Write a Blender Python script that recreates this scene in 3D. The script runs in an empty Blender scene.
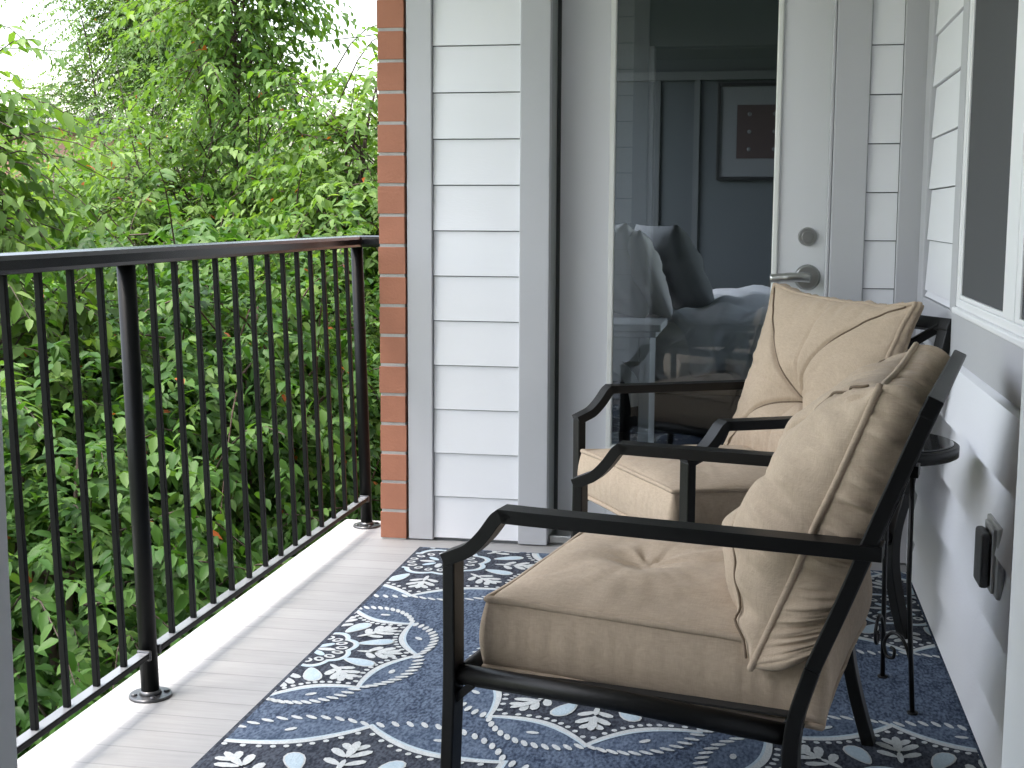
import bpy, bmesh, math, random
import numpy as np
from mathutils import Vector, Matrix, noise
R = math.radians
PI = math.pi
random.seed(7)
sc = bpy.context.scene
COL = sc.collection

# ------------------------------------------------------------------ materials
def nodes(name):
    m = bpy.data.materials.new(name); m.use_nodes = True
    nt = m.node_tree
    return m, nt, nt.nodes['Principled BSDF']

def N(nt, t, **kw):
    n = nt.nodes.new(t)
    for k, v in kw.items(): setattr(n, k, v)
    return n

def paint(name, col, rough=.55, var=.06, scale=3., bump=.0, bscale=60., metallic=0., spec=.5, stretch=None, streak=None):
    """a surface colour with soft uneven wear and a fine bump"""
    m, nt, b = nodes(name)
    L = nt.links.new
    tc = N(nt, 'ShaderNodeTexCoord')
    mp = N(nt, 'ShaderNodeMapping')
    if stretch: mp.inputs['Scale'].default_value = stretch
    L(tc.outputs['Object'], mp.inputs['Vector'])
    n1 = N(nt, 'ShaderNodeTexNoise'); n1.inputs['Scale'].default_value = scale; n1.inputs['Detail'].default_value = 6
    L(mp.outputs[0], n1.inputs['Vector'])
    mx = N(nt, 'ShaderNodeMix', data_type='RGBA')
    a = [c*(1-var) for c in col]; c2 = [min(1, c*(1+var)) for c in col]
    mx.inputs[6].default_value = (*a, 1); mx.inputs[7].default_value = (*c2, 1)
    L(n1.outputs['Fac'], mx.inputs[0])
    L(mx.outputs[2], b.inputs['Base Color'])
    b.inputs['Roughness'].default_value = rough
    b.inputs['Metallic'].default_value = metallic
    b.inputs['Specular IOR Level'].default_value = spec
    if bump:
        n2 = N(nt, 'ShaderNodeTexNoise'); n2.inputs['Scale'].default_value = bscale; n2.inputs['Detail'].default_value = 4
        L(mp.outputs[0], n2.inputs['Vector'])
        bp = N(nt, 'ShaderNodeBump'); bp.inputs['Strength'].default_value = bump; bp.inputs['Distance'].default_value = .004
        L(n2.outputs['Fac'], bp.inputs['Height']); L(bp.outputs[0], b.inputs['Normal'])
    return m

def fabric(name, col, wear=.12):
    m, nt, b = nodes(name); L = nt.links.new
    tc = N(nt, 'ShaderNodeTexCoord')
    n1 = N(nt, 'ShaderNodeTexNoise'); n1.inputs['Scale'].default_value = 5; n1.inputs['Detail'].default_value = 8
    L(tc.outputs['Object'], n1.inputs['Vector'])
    cr = N(nt, 'ShaderNodeMix', data_type='RGBA')
    cr.inputs[6].default_value = (*[c*(1-wear) for c in col], 1); cr.inputs[7].default_value = (*[c*(1+wear) for c in col], 1)
    L(n1.outputs['Fac'], cr.inputs[0])
    hs = []
    for sx in ((900, 60, 60), (60, 900, 60), (60, 60, 900)):
        mp = N(nt, 'ShaderNodeMapping'); mp.inputs['Scale'].default_value = sx
        L(tc.outputs['Object'], mp.inputs['Vector'])
        n2 = N(nt, 'ShaderNodeTexNoise'); n2.inputs['Scale'].default_value = 1.; n2.inputs['Detail'].default_value = 2
        L(mp.outputs[0], n2.inputs['Vector']); hs.append(n2)
    ad = N(nt, 'ShaderNodeMath', operation='ADD'); L(hs[0].outputs['Fac'], ad.inputs[0]); L(hs[1].outputs['Fac'], ad.inputs[1])
    ad2 = N(nt, 'ShaderNodeMath', operation='ADD'); L(ad.outputs[0], ad2.inputs[0]); L(hs[2].outputs['Fac'], ad2.inputs[1])
    mr = N(nt, 'ShaderNodeMapRange'); mr.inputs[1].default_value = 1.; mr.inputs[2].default_value = 2.; mr.inputs[3].default_value = .86; mr.inputs[4].default_value = 1.14
    L(ad2.outputs[0], mr.inputs[0])
    mm = N(nt, 'ShaderNodeMix', data_type='RGBA', blend_type='MULTIPLY'); mm.inputs[0].default_value = 1
    L(cr.outputs[2], mm.inputs[6]); L(mr.outputs[0], mm.inputs[7])
    L(mm.outputs[2], b.inputs['Base Color'])
    bp = N(nt, 'ShaderNodeBump'); bp.inputs['Strength'].default_value = .25; bp.inputs['Distance'].default_value = .002
    L(ad2.outputs[0], bp.inputs['Height'])
    n3 = N(nt, 'ShaderNodeTexNoise'); n3.inputs['Scale'].default_value = 14; n3.inputs['Detail'].default_value = 3; n3.inputs['Distortion'].default_value = .8
    L(tc.outputs['Object'], n3.inputs['Vector'])
    bp2 = N(nt, 'ShaderNodeBump'); bp2.inputs['Strength'].default_value = .16; bp2.inputs['Distance'].default_value = .012
    L(n3.outputs['Fac'], bp2.inputs['Height']); L(bp.outputs[0], bp2.inputs['Normal'])
    L(bp2.outputs[0], b.inputs['Normal'])
    b.inputs['Roughness'].default_value = .9
    b.inputs['Sheen Weight'].default_value = .06
    b.inputs['Specular IOR Level'].default_value = .2
    return m

def rug_yarn(name, col, fleck, amount=.5, scale=260):
    m, nt, b = nodes(name); L = nt.links.new
    tc = N(nt, 'ShaderNodeTexCoord')
    mp = N(nt, 'ShaderNodeMapping'); mp.inputs['Scale'].default_value = (1, .45, 1)
    L(tc.outputs['Object'], mp.inputs['Vector'])
    n1 = N(nt, 'ShaderNodeTexNoise'); n1.inputs['Scale'].default_value = scale; n1.inputs['Detail'].default_value = 3
    L(mp.outputs[0], n1.inputs['Vector'])
    n0 = N(nt, 'ShaderNodeTexNoise'); n0.inputs['Scale'].default_value = 40; n0.inputs['Detail'].default_value = 5
    L(mp.outputs[0], n0.inputs['Vector'])
    ad = N(nt, 'ShaderNodeMath', operation='MULTIPLY_ADD'); ad.inputs[1].default_value = .5
    L(n0.outputs['Fac'], ad.inputs[0]); L(n1.outputs['Fac'], ad.inputs[2])
    mr = N(nt, 'ShaderNodeMapRange'); mr.inputs[1].default_value = .58; mr.inputs[2].default_value = .95
    L(ad.outputs[0], mr.inputs[0])
    mx = N(nt, 'ShaderNodeMix', data_type='RGBA'); mx.inputs[6].default_value = (*col, 1)
    mx.inputs[7].default_value = (*[c*(1-amount)+f*amount for c, f in zip(col, fleck)], 1)
    L(mr.outputs[0], mx.inputs[0]); L(mx.outputs[2], b.inputs['Base Color'])
    bp = N(nt, 'ShaderNodeBump'); bp.inputs['Strength'].default_value = .5; bp.inputs['Distance'].default_value = .003
    L(n1.outputs['Fac'], bp.inputs['Height']); L(bp.outputs[0], b.inputs['Normal'])
    b.inputs['Roughness'].default_value = .95; b.inputs['Specular IOR Level'].default_value = .15
    return m

def glass(name, tint=(.93, .96, .98), ior=1.5):
    m = bpy.data.materials.new(name); m.use_nodes = True; nt = m.node_tree; L = nt.links.new
    nt.nodes.clear()
    o = N(nt, 'ShaderNodeOutputMaterial'); t = N(nt, 'ShaderNodeBsdfTransparent'); g = N(nt, 'ShaderNodeBsdfGlossy')
    t.inputs[0].default_value = (*tint, 1); g.inputs['Roughness'].default_value = .0; g.inputs[0].default_value = (.95, .97, 1, 1)
    f = N(nt, 'ShaderNodeFresnel'); f.inputs[0].default_value = ior
    mm = N(nt, 'ShaderNodeMath', operation='MULTIPLY'); mm.inputs[1].default_value = 1.7; mm.use_clamp = True
    L(f.outputs[0], mm.inputs[0])
    x = N(nt, 'ShaderNodeMixShader'); L(mm.outputs[0], x.inputs[0]); L(t.outputs[0], x.inputs[1]); L(g.outputs[0], x.inputs[2])
    L(x.outputs[0], o.inputs[0])
    return m

def screen_mat(name):
    m = bpy.data.materials.new(name); m.use_nodes = True; nt = m.node_tree; L = nt.links.new
    nt.nodes.clear()
    o = N(nt, 'ShaderNodeOutputMaterial'); t = N(nt, 'ShaderNodeBsdfTransparent'); g = N(nt, 'ShaderNodeBsdfDiffuse')
    g.inputs[0].default_value = (.12, .122, .128, 1)
    x = N(nt, 'ShaderNodeMixShader'); x.inputs[0].default_value = .8
    L(t.outputs[0], x.inputs[1]); L(g.outputs[0], x.inputs[2]); L(x.outputs[0], o.inputs[0])
    return m

def leaf_mat(name, dark, mid, light, trans=.35, rough=.48):
    m, nt, b = nodes(name); L = nt.links.new
    at = N(nt, 'ShaderNodeAttribute', attribute_name='tone')
    cr = N(nt, 'ShaderNodeValToRGB')
    e = cr.color_ramp.elements
    e[0].position = 0; e[0].color = (*dark, 1)
    e[1].position = 1; e[1].color = (.30, .085, .025, 1)
    k = e.new(.985); k.color = (*light, 1)
    k = e.new(.5); k.color = (*mid, 1)
    L(at.outputs['Fac'], cr.inputs[0])
    L(cr.outputs[0], b.inputs['Base Color'])
    b.inputs['Roughness'].default_value = rough
    b.inputs['Specular IOR Level'].default_value = .16
    tr = N(nt, 'ShaderNodeBsdfTranslucent')
    mx = N(nt, 'ShaderNodeMix', data_type='RGBA', blend_type='MULTIPLY'); mx.inputs[0].default_value = 1
    mx.inputs[7].default_value = (1.5, 1.6, .55, 1)
    L(cr.outputs[0], mx.inputs[6]); L(mx.outputs[2], tr.inputs[0])
    ms = N(nt, 'ShaderNodeMixShader'); ms.inputs[0].default_value = trans
    L(b.outputs[0], ms.inputs[1]); L(tr.outputs[0], ms.inputs[2])
    L(ms.outputs[0], nt.nodes['Material Output'].inputs[0])
    return m

def deck_mat():
    m, nt, b = nodes('grey_vinyl_deck'); L = nt.links.new
    tc = N(nt, 'ShaderNodeTexCoord')
    sx = N(nt, 'ShaderNodeSeparateXYZ'); L(tc.outputs['Object'], sx.inputs[0])
    dv = N(nt, 'ShaderNodeMath', operation='DIVIDE'); dv.inputs[1].default_value = .092; L(sx.outputs[1], dv.inputs[0])
    fr = N(nt, 'ShaderNodeMath', operation='FRACT'); L(dv.outputs[0], fr.inputs[0])
    fl = N(nt, 'ShaderNodeMath', operation='FLOOR'); L(dv.outputs[0], fl.inputs[0])
    wn = N(nt, 'ShaderNodeTexWhiteNoise', noise_dimensions='1D'); L(fl.outputs[0], wn.inputs['W'])
    mp = N(nt, 'ShaderNodeMapping'); mp.inputs['Scale'].default_value = (2.2, 30, 1); L(tc.outputs['Object'], mp.inputs[0])
    n1 = N(nt, 'ShaderNodeTexNoise'); n1.inputs['Scale'].default_value = 3; n1.inputs['Detail'].default_value = 8; n1.inputs['Roughness'].default_value = .65
    L(mp.outputs[0], n1.inputs['Vector'])
    n2 = N(nt, 'ShaderNodeTexNoise'); n2.inputs['Scale'].default_value = 2.4; n2.inputs['Detail'].default_value = 5
    L(tc.outputs['Object'], n2.inputs['Vector'])
    a1 = N(nt, 'ShaderNodeMath', operation='MULTIPLY_ADD'); a1.inputs[1].default_value = .35
    L(wn.outputs[0], a1.inputs[0]); L(n1.outputs['Fac'], a1.inputs[2])
    a2 = N(nt, 'ShaderNodeMath', operation='MULTIPLY_ADD'); a2.inputs[1].default_value = .5
    L(n2.outputs['Fac'], a2.inputs[0]); L(a1.outputs[0], a2.inputs[2])
    mr = N(nt, 'ShaderNodeMapRange'); mr.inputs[1].default_value = .55; mr.inputs[2].default_value = 1.35
    L(a2.outputs[0], mr.inputs[0])
    mx = N(nt, 'ShaderNodeMix', data_type='RGBA'); mx.inputs[6].default_value = (.272, .268, .267, 1); mx.inputs[7].default_value = (.378, .372, .372, 1)
    L(mr.outputs[0], mx.inputs[0])
    gr = N(nt, 'ShaderNodeMath', operation='COMPARE'); gr.inputs[1].default_value = .5; gr.inputs[2].default_value = .474; L(fr.outputs[0], gr.inputs[0])
    m2 = N(nt, 'ShaderNodeMix', data_type='RGBA'); m2.inputs[6].default_value = (.25, .246, .246, 1)
    L(gr.outputs[0], m2.inputs[0]); L(mx.outputs[2], m2.inputs[7]); L(m2.outputs[2], b.inputs['Base Color'])
    bp = N(nt, 'ShaderNodeBump'); bp.inputs['Strength'].default_value = .5; bp.inputs['Distance'].default_value = .003
    L(gr.outputs[0], bp.inputs['Height'])
    bp2 = N(nt, 'ShaderNodeBump'); bp2.inputs['Strength'].default_value = .15; bp2.inputs['Distance'].default_value = .003
    L(n1.outputs['Fac'], bp2.inputs['Height']); L(bp.outputs[0], bp2.inputs['Normal']); L(bp2.outputs[0], b.inputs['Normal'])
    b.inputs['Roughness'].default_value = .6
    return m

M = {}
M['siding'] = paint('white_siding_paint', (.785, .787, .82), .5, .04, 1.6, .12, 90, stretch=(.6, .6, 3))
M['siding_dark'] = paint('siding_gap', (.18, .19, .2), .8, .1)
M['trim'] = paint('grey_trim_paint', (.475, .475, .50), .5, .06, 2.5, .1, 70)
M['trim_worn'] = paint('worn_grey_trim_paint', (.445, .447, .47), .55, .08, 4, .12, 60)
M['door'] = paint('door_paint', (.73, .73, .765), .38, .03, 1.5)
M['bead'] = paint('cream_bead', (.80, .80, .78), .4, .03)
M['seal'] = paint('weather_seal', (.05, .055, .055), .7, .1)
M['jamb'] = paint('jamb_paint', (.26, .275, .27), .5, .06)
M['white_frame'] = paint('white_vinyl', (.83, .83, .85), .35, .02)
M['white_jamb'] = paint('white_gloss_paint', (.80, .80, .83), .45, .02, 1.5)
M['brick'] = paint('red_brick', (.37, .155, .095), .85, .16, 9, .4, 120)
M['mortar'] = paint('grey_mortar', (.40, .385, .37), .95, .2, 30, .5, 120)
M['black'] = paint('black_powder_coat', (.0055, .0053, .0052), .42, .2, 8, .08, 220, spec=.26)
M['rail'] = paint('black_rail_enamel', (.0045, .005, .0055), .42, .2, 6, spec=.14)
M['rail_top'] = paint('black_rail_gloss', (.006, .0065, .008), .24, .2, 6, spec=.4)
M['rail_sky_sheen'] = paint('painted_sky_sheen', (.20, .205, .22), .25, .25, 12, spec=.7)  # pale sky reflection on the bottom rail, painted into the base colour
M['cushion'] = fabric('tan_canvas', (.45, .352, .262))
M['pipe'] = fabric('tan_piping', (.43, .336, .25))
M['seam'] = fabric('dark_seam_thread', (.17, .125, .088))  # sewn seams in a darker brown than the canvas
M['under'] = paint('dark_light_block', (.02, .018, .016), .9, .2)
M['metal'] = paint('satin_nickel', (.50, .50, .49), .32, .06, 20, metallic=1.)
M['flange'] = paint('worn_steel_flange', (.10, .10, .105), .3, .5, 25, metallic=.6)
M['screen'] = screen_mat('dark_insect_screen')
M['glass'] = glass('door_glass')
M['wglass'] = glass('window_glass', (.6, .64, .66))
M['deck'] = deck_mat()
M['outlet'] = paint('grey_outlet_plastic', (.44, .44, .43), .45, .05)
M['outlet_dark'] = paint('dark_outlet_cover', (.085, .087, .09), .4, .1)
M['ceiling'] = paint('white_soffit', (.80, .80, .82), .6, .03)
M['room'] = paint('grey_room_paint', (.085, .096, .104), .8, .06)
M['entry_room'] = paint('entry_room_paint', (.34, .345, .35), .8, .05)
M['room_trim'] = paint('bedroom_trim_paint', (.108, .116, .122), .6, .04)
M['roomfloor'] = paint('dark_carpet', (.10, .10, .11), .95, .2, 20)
M['bedwhite'] = paint('white_furniture', (.82, .82, .80), .45, .03)
M['sheet'] = paint('pale_linen', (.80, .78, .76), .9, .05, 6, .2, 30)
M['duvet'] = paint('grey_blue_duvet', (.66, .675, .70), .9, .15, 8, .5, 30)
M['pillow_dark'] = paint('slate_pillow', (.215, .222, .225), .9, .15, 8, .4, 40)
M['frame_black'] = paint('black_picture_frame', (.02, .02, .022), .4, .1)
M['mat_board'] = paint('pale_mat_board', (.15, .158, .17), .8, .02)
M['print'] = paint('maroon_print', (.050, .032, .032), .7, .15)
M['table_glass'] = paint('black_marbled_glass', (.012, .012, .013), .06, .5, 30)
M['bark'] = paint('brown_bark', (.045, .032, .025), .9, .35, 18, .6, 60)
M['bark_red'] = paint('reddish_bark', (.05, .03, .023), .85, .3, 18, .5, 60)
M['ground'] = paint('lawn_ground', (.055, .085, .03), .95, .4, 1.2, .6, 20)
M['path'] = paint('pale_concrete', (.42, .41, .39), .9, .12, 2, .3, 30)
M['house'] = paint('pink_brick', (.36, .19, .15), .9, .15, 12)
M['roof'] = paint('grey_shingle', (.12, .115, .11), .9, .2, 12)
M['cable'] = paint('cable_black', (.05, .05, .05), .8, .1)
M['leaf_a'] = leaf_mat('broad_leaf', (.016, .048, .010), (.037, .094, .018), (.095, .170, .042))
M['leaf_b'] = leaf_mat('bright_leaf', (.042, .092, .018), (.082, .152, .032), (.150, .226, .066), .4)
M['leaf_c'] = leaf_mat('fine_leaf', (.048, .094, .028), (.086, .152, .046), (.146, .216, .080), .45, .5)
M['yarn_navy'] = rug_yarn('navy_yarn', (.026, .039, .070), (.22, .28, .38), .6, 150)
M['yarn_blue'] = rug_yarn('denim_yarn', (.045, .066, .108), (.25, .31, .41), .5, 150)
M['yarn_char'] = rug_yarn('charcoal_yarn', (.022, .026, .038), (.16, .18, .22), .45, 170)
M['yarn_white'] = rug_yarn('white_yarn', (.58, .60, .60), (.38, .41, .43), .6)
M['yarn_sky'] = rug_yarn('pale_blue_yarn', (.40, .50, .57), (.58, .65, .70), .5)

# ------------------------------------------------------------------ object helpers
def link(name, me, mats, parent=None, smooth=False):
    o = bpy.data.objects.new(name, me); COL.objects.link(o)
    for m in (mats if isinstance(mats, (list, tuple)) else [mats]): me.materials.append(M[m])
    if parent is not None: o.parent = parent
    if smooth: me.polygons.foreach_set('use_smooth', [True]*len(me.polygons))
    return o

def obj(name, bm, mats, parent=None, smooth=False, bevel=0, seg=2):
    me = bpy.data.meshes.new(name)
    bmesh.ops.recalc_face_normals(bm, faces=bm.faces[:])
    bm.to_mesh(me); bm.free()
    o = link(name, me, mats, parent, smooth)
    if bevel:
        b = o.modifiers.new('edge', 'BEVEL'); b.width = bevel; b.segments = seg; b.limit_method = 'ANGLE'; b.angle_limit = R(40)
    return o

def thing(name, label, cat, loc=(0, 0, 0), rz=0, group=None):
    o = bpy.data.objects.new(name, None); COL.objects.link(o)
    o.location = loc; o.rotation_euler = (0, 0, rz); o.empty_display_size = .1
    o['label'] = label; o['category'] = cat
    if group: o['group'] = group
    return o

def tag(o, label, cat, group=None):
    o['label'] = label; o['category'] = cat
    if group: o['group'] = group
    return o

def struct(o): o['kind'] = 'structure'; return o

def box(bm, x0, x1, y0, y1, z0, z1, mi=0):
    vs = [bm.verts.new((x, y, z)) for x in (x0, x1) for y in (y0, y1) for z in (z0, z1)]
    F = ((0, 1, 3, 2), (4, 6, 7, 5), (0, 4, 5, 1), (2, 3, 7, 6), (0, 2, 6, 4), (1, 5, 7, 3))
    for f in F:
        k = bm.faces.new([vs[i] for i in f]); k.material_index = mi

def boxes(*bs):
    bm = bmesh.new()
    for b in bs: box(bm, *b)
    return bm

def tube(bm, pts, rad, n=10, cap=True, mi=0, closed=False):
    """round tube through pts; rad a number or a list"""
    pts = [Vector(p) for p in pts]
    if not isinstance(rad, (list, tuple)): rad = [rad]*len(pts)
    rings = []
    ref = None
    for i, p in enumerate(pts):
        a = pts[i-1] if (i > 0 or closed) else pts[i]
        b = pts[(i+1) % len(pts)] if (i < len(pts)-1 or closed) else pts[i]
        t = (b-a)
        t = t.normalized() if t.length > 1e-9 else Vector((0, 0, 1))
        if ref is None:
            ref = Vector((1, 0, 0)) if abs(t.x) < .8 else Vector((0, 1, 0))
        u = (ref - t*ref.dot(t)).normalized(); ref = u
        v = t.cross(u)
        rings.append([bm.verts.new(p + (u*math.cos(2*PI*k/n) + v*math.sin(2*PI*k/n))*rad[i]) for k in range(n)])
    m = len(rings)
    for i in range(m if closed else m-1):
        A, B = rings[i], rings[(i+1) % m]
        for k in range(n):
            f = bm.faces.new((A[k], A[(k+1) % n], B[(k+1) % n], B[k])); f.smooth = True; f.material_index = mi
    if cap and not closed:
        for r_ in (rings[0][::-1], rings[-1]):
            f = bm.faces.new(r_); f.material_index = mi

def bar(bm, pts, thick, width, side):
    """flat bar bent through pts (in a plane whose normal is side)"""
    pts = [Vector(p) for p in pts]; side = Vector(side).normalized()
    rings = []
    for i, p in enumerate(pts):
        d1 = (pts[i]-pts[i-1]).normalized() if i > 0 else None
        d2 = (pts[i+1]-pts[i]).normalized() if i < len(pts)-1 else None
        if d1 is None: t = d2; k = 1
        elif d2 is None: t = d1; k = 1
        else:
            t = (d1+d2).normalized(); k = 1/max(.5, t.dot(d1))
        n = side.cross(t).normalized()
        rings.append([bm.verts.new(p + n*(a*thick/2*k) + side*(b*width/2)) for a, b in ((-1, -1), (1, -1), (1, 1), (-1, 1))])
    for A, B in zip(rings, rings[1:]):
        for k in range(4): bm.faces.new((A[k], A[(k+1) % 4], B[(k+1) % 4], B[k]))
    bm.faces.new(rings[0][::-1]); bm.faces.new(rings[-1])

def spline(P, n=8):
    """Catmull-Rom through P"""
    P = [Vector(p) for p in P]
    Q = [P[0]*2-P[1]] + P + [P[-1]*2-P[-2]]
    out = []
    for i in range(1, len(Q)-2):
        for k in range(n):
            t = k/n; a, b, c, d = Q[i-1], Q[i], Q[i+1], Q[i+2]
            out.append(.5*((2*b) + (c-a)*t + (2*a-5*b+4*c-d)*t*t + (3*b-a-3*c+d)*t**3))
    out.append(P[-1])
    return out

def disc(bm, c, r0, axis, depth, n=28, r1=None):
    """short cylinder (or cone frustum) from c along axis"""
    c = Vector(c); axis = Vector(axis).normalized(); r1 = r0 if r1 is None else r1
    tube(bm, [c, c+axis*depth], [r0, r1], n)
    for f in bm.faces:
        if len(f.verts) == 4: f.smooth = True

# ------------------------------------------------------------------ camera, light, world
H = 1.12
f_px, yaw, pit, rol = 1325.34, R(10.6053), R(7.31034), R(.25202)
cy, sy, cp, sp = math.cos(yaw), math.sin(yaw), math.cos(pit), math.sin(pit)
fw = Vector((-sy*cp, cy*cp, -sp)); rt = Vector((cy, sy, 0)); up = rt.cross(fw)
r2 = rt*math.cos(rol) + up*math.sin(rol); u2 = -rt*math.sin(rol) + up*math.cos(rol)
cam = bpy.data.cameras.new('camera'); co = bpy.data.objects.new('camera', cam); COL.objects.link(co)
cam.sensor_width = 36; cam.lens = f_px*36/1024; cam.clip_end = 1500; cam.clip_start = .02
mw = Matrix((r2, u2, -fw)).transposed().to_4x4(); mw.translation = (0, 0, H); co.matrix_world = mw
sc.camera = co

to_sun = Vector((-.26, -.17, .95)).normalized()
sun = bpy.data.lights.new('sun', 'SUN'); so = bpy.data.objects.new('sun', sun); COL.objects.link(so)
sun.energy = .5; sun.angle = R(9); sun.color = (1, .965, .90)
so.rotation_euler = to_sun.to_track_quat('Z', 'Y').to_euler()
W = bpy.data.worlds.new('World'); sc.world = W; W.use_nodes = True
nt = W.node_tree; bg = nt.nodes['Background']
sky = nt.nodes.new('ShaderNodeTexSky'); sky.sky_type = 'NISHITA'; sky.sun_disc = False
sky.sun_elevation = math.asin(to_sun.z); sky.sun_rotation = math.atan2(to_sun.x, to_sun.y)
sky.air_density = 1.4; sky.dust_density = 5; sky.ozone_density = 1
hs = nt.nodes.new('ShaderNodeHueSaturation'); hs.inputs['Saturation'].default_value = .6
nt.links.new(sky.outputs[0], hs.inputs['Color']); nt.links.new(hs.outputs[0], bg.inputs[0])
bg.inputs[1].default_value = .15
sc.view_settings.view_transform = 'Standard'; sc.view_settings.look = 'None'
sc.view_settings.exposure = 2.68; sc.view_settings.gamma = 1
sc.render.engine = 'CYCLES'
sc.cycles.use_denoising = True
sc.cycles.max_bounces = 10; sc.cycles.diffuse_bounces = 8; sc.cycles.transparent_max_bounces = 12
sc.cycles.sample_clamp_indirect = 6

# ------------------------------------------------------------------ ground
GZ = -3.25
bm = bmesh.new(); vs = [bm.verts.new((x, y, GZ)) for x, y in ((-400, -200), (200, -200), (200, 400), (-400, 400))]; bm.faces.new(vs)
struct(obj('lawn_ground', bm, 'ground'))
bm = bmesh.new()
pp = [(-5.2, -6), (-9.5, 9), (-13, 22), (-19, 40)]
L_ = [bm.verts.new((x-1.6, y, GZ+.006)) for x, y in pp]; R_ = [bm.verts.new((x+1.9, y, GZ+.006)) for x, y in pp]
for i in range(3): bm.faces.new((L_[i], R_[i], R_[i+1], L_[i+1]))
struct(obj('concrete_path', bm, 'path'))

# ------------------------------------------------------------------ balcony floor and soffit
XW = .50          # face of the right-hand wall
YW = 4.36         # face of the end wall
YN = 1.05         # face of the near wall
DE = -1.484       # outer edge of the deck
struct(obj('balcony_deck', boxes((DE, XW+.1, YN-.12, 4.60, -.24, 0)), 'deck', bevel=.006))
struct(obj('balcony_soffit', boxes((-2.02, XW+.12, YN-.12, 4.75, 2.45, 2.72)), 'ceiling'))  # overhang past the deck edge sized to set the sunlit strip

# ------------------------------------------------------------------ siding
PITCH = .1513
def lap_siding(x0, x1, z0, z1, axis, face, ph=.002, lo=.014, hi=.006):
    """lapped boards: axis 'x' (wall faces -y, runs in x) or 'y' (wall faces -x, runs in y)"""
    bm = bmesh.new()
    k = math.floor((z0-ph)/PITCH)
    while k*PITCH+ph < z1-.004:
        a = max(z0, k*PITCH+ph+.0035); b = min(z1, (k+1)*PITCH+ph)
        k += 1
        if b-a < .004: continue
        j = random.uniform(-.0012, .0012)
        prof = ((0, a), (lo+j, a), (hi+j, b), (0, b))
        ends = []
        for e in (x0, x1):
            if axis == 'x': ends.append([bm.verts.new((e, face+.004-d, z)) for d, z in prof])
            else: ends.append([bm.verts.new((face+.004-d, e, z)) for d, z in prof])
        A, B = ends
        for i in range(4): bm.faces.new((A[i], A[(i+1) % 4], B[(i+1) % 4], B[i]))
        bm.faces.new(A[::-1]); bm.faces.new(B)
    return bm

# ------------------------------------------------------------------ end wall with door and brick corner
ew = thing('end_wall', 'end wall of the balcony in white lap siding with grey trim, brick corner and glazed door', 'wall', (0, YW, 0))
def ew_part(name, bm, mat, parent=ew, **k):
    for v in bm.verts: v.co.y -= YW
    return obj(name, bm, mat, parent, **k)
DX0, DX1, DY = -.682, .206, 4.50
ew_part('wall_core', boxes((-1.262, -.70, YW+.006, YW+.26, .0, 2.45), (.225, XW+.2, YW+.006, YW+.26, 0, 2.45), (-.70, .225, YW+.006, YW+.26, 2.08, 2.45)), 'siding_dark')
ew_part('siding_panel', lap_siding(-1.086, -.792, .012, 2.44, 'x', YW), 'siding')
ew_part('siding_panel', lap_siding(.319, .414, .012, 2.44, 'x', YW, -.020), 'siding')
ew_part('trim_board', boxes((-1.174, -1.088, YW-.020, YW+.004, .004, 2.45)), 'trim', bevel=.003)
ew_part('trim_board', boxes((-.790, -.690, YW-.022, YW+.02, .004, 2.45)), 'trim_worn', bevel=.003)
ew_part('trim_board', boxes((.212, .317, YW-.020, YW+.02, .004, 2.45), (.200, .2105, YW-.012, YW+.03, .004, 2.45)), 'trim', bevel=.003)
ew_part('corner_board', boxes((.416, .488, YW-.020, YW+.004, .004, 2.45)), 'trim', bevel=.003)
# brick corner: courses of bricks in mortar
bm = bmesh.new()
box(bm, -1.268, -1.182, YW-.0235, YW+1.8, 0, 2.45, 1)
for k in range(24):
    z = k*.1013
    j = [random.uniform(-.002, .002) for _ in range(4)]
    off = .0 if k % 2 else .10
    box(bm, -1.271+j[0], -1.180+j[1], YW-.026+j[2], YW+.085, z+.0053, z+.0960)
    y = YW+.095-off*0
    for q in range(7):
        box(bm, -1.271+j[3], -1.20, y, y+.19, z+.0053, z+.0960); y += .20
bc = ew_part('brick_corner', bm, ['brick', 'mortar'], bevel=.0015)
# door, set back in its opening
dr = ew_part('door', boxes((DX0, -.508, DY, DY+.045, .035, 2.05), (.045, DX1, DY, DY+.045, .035, 2.05), (-.508, .045, DY, DY+.045, .035, .318), (-.508, .045, DY, DY+.045, 1.98, 2.05)), 'door', bevel=.002)
dr['label'] = 'pale grey door with one tall glass pane'
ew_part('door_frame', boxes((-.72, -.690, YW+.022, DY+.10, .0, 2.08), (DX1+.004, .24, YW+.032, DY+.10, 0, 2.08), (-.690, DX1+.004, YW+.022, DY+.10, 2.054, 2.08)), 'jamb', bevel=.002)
ew_part('weather_seal', boxes((-.6895, DX0+.004, DY-.012, DY-.0005, .02, 2.05)), 'seal', dr)
ew_part('threshold', boxes((-.69, DX1+.004, YW+.02, DY+.08, .001, .03)), 'metal', dr, bevel=.004)
bm = bmesh.new()
for (x0, x1, z0, z1) in ((-.512, -.494, .312, 1.99), (.032, .050, .312, 1.99), (-.494, .032, .312, .330), (-.494, .032, 1.97, 1.99)):
    box(bm, x0, x1, DY-.012, DY+.03, z0, z1)
ew_part('glazing_bead', bm, 'bead', dr, bevel=.004)
ew_part('glass_pane', boxes((-.4935, .0315, DY+.014, DY+.018, .3305, 1.9695)), 'glass', dr)
bm = bmesh.new()
disc(bm, (.146, DY, 1.050), .031, (0, -1, 0), .014, r1=.027); disc(bm, (.146, DY-.014, 1.050), .019, (0, -1, 0), .006, r1=.017)
box(bm, .1445, .1475, DY-.0215, DY-.0195, 1.041, 1.059)
ew_part('deadbolt', bm, 'metal', dr)
bm = bmesh.new()
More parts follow.
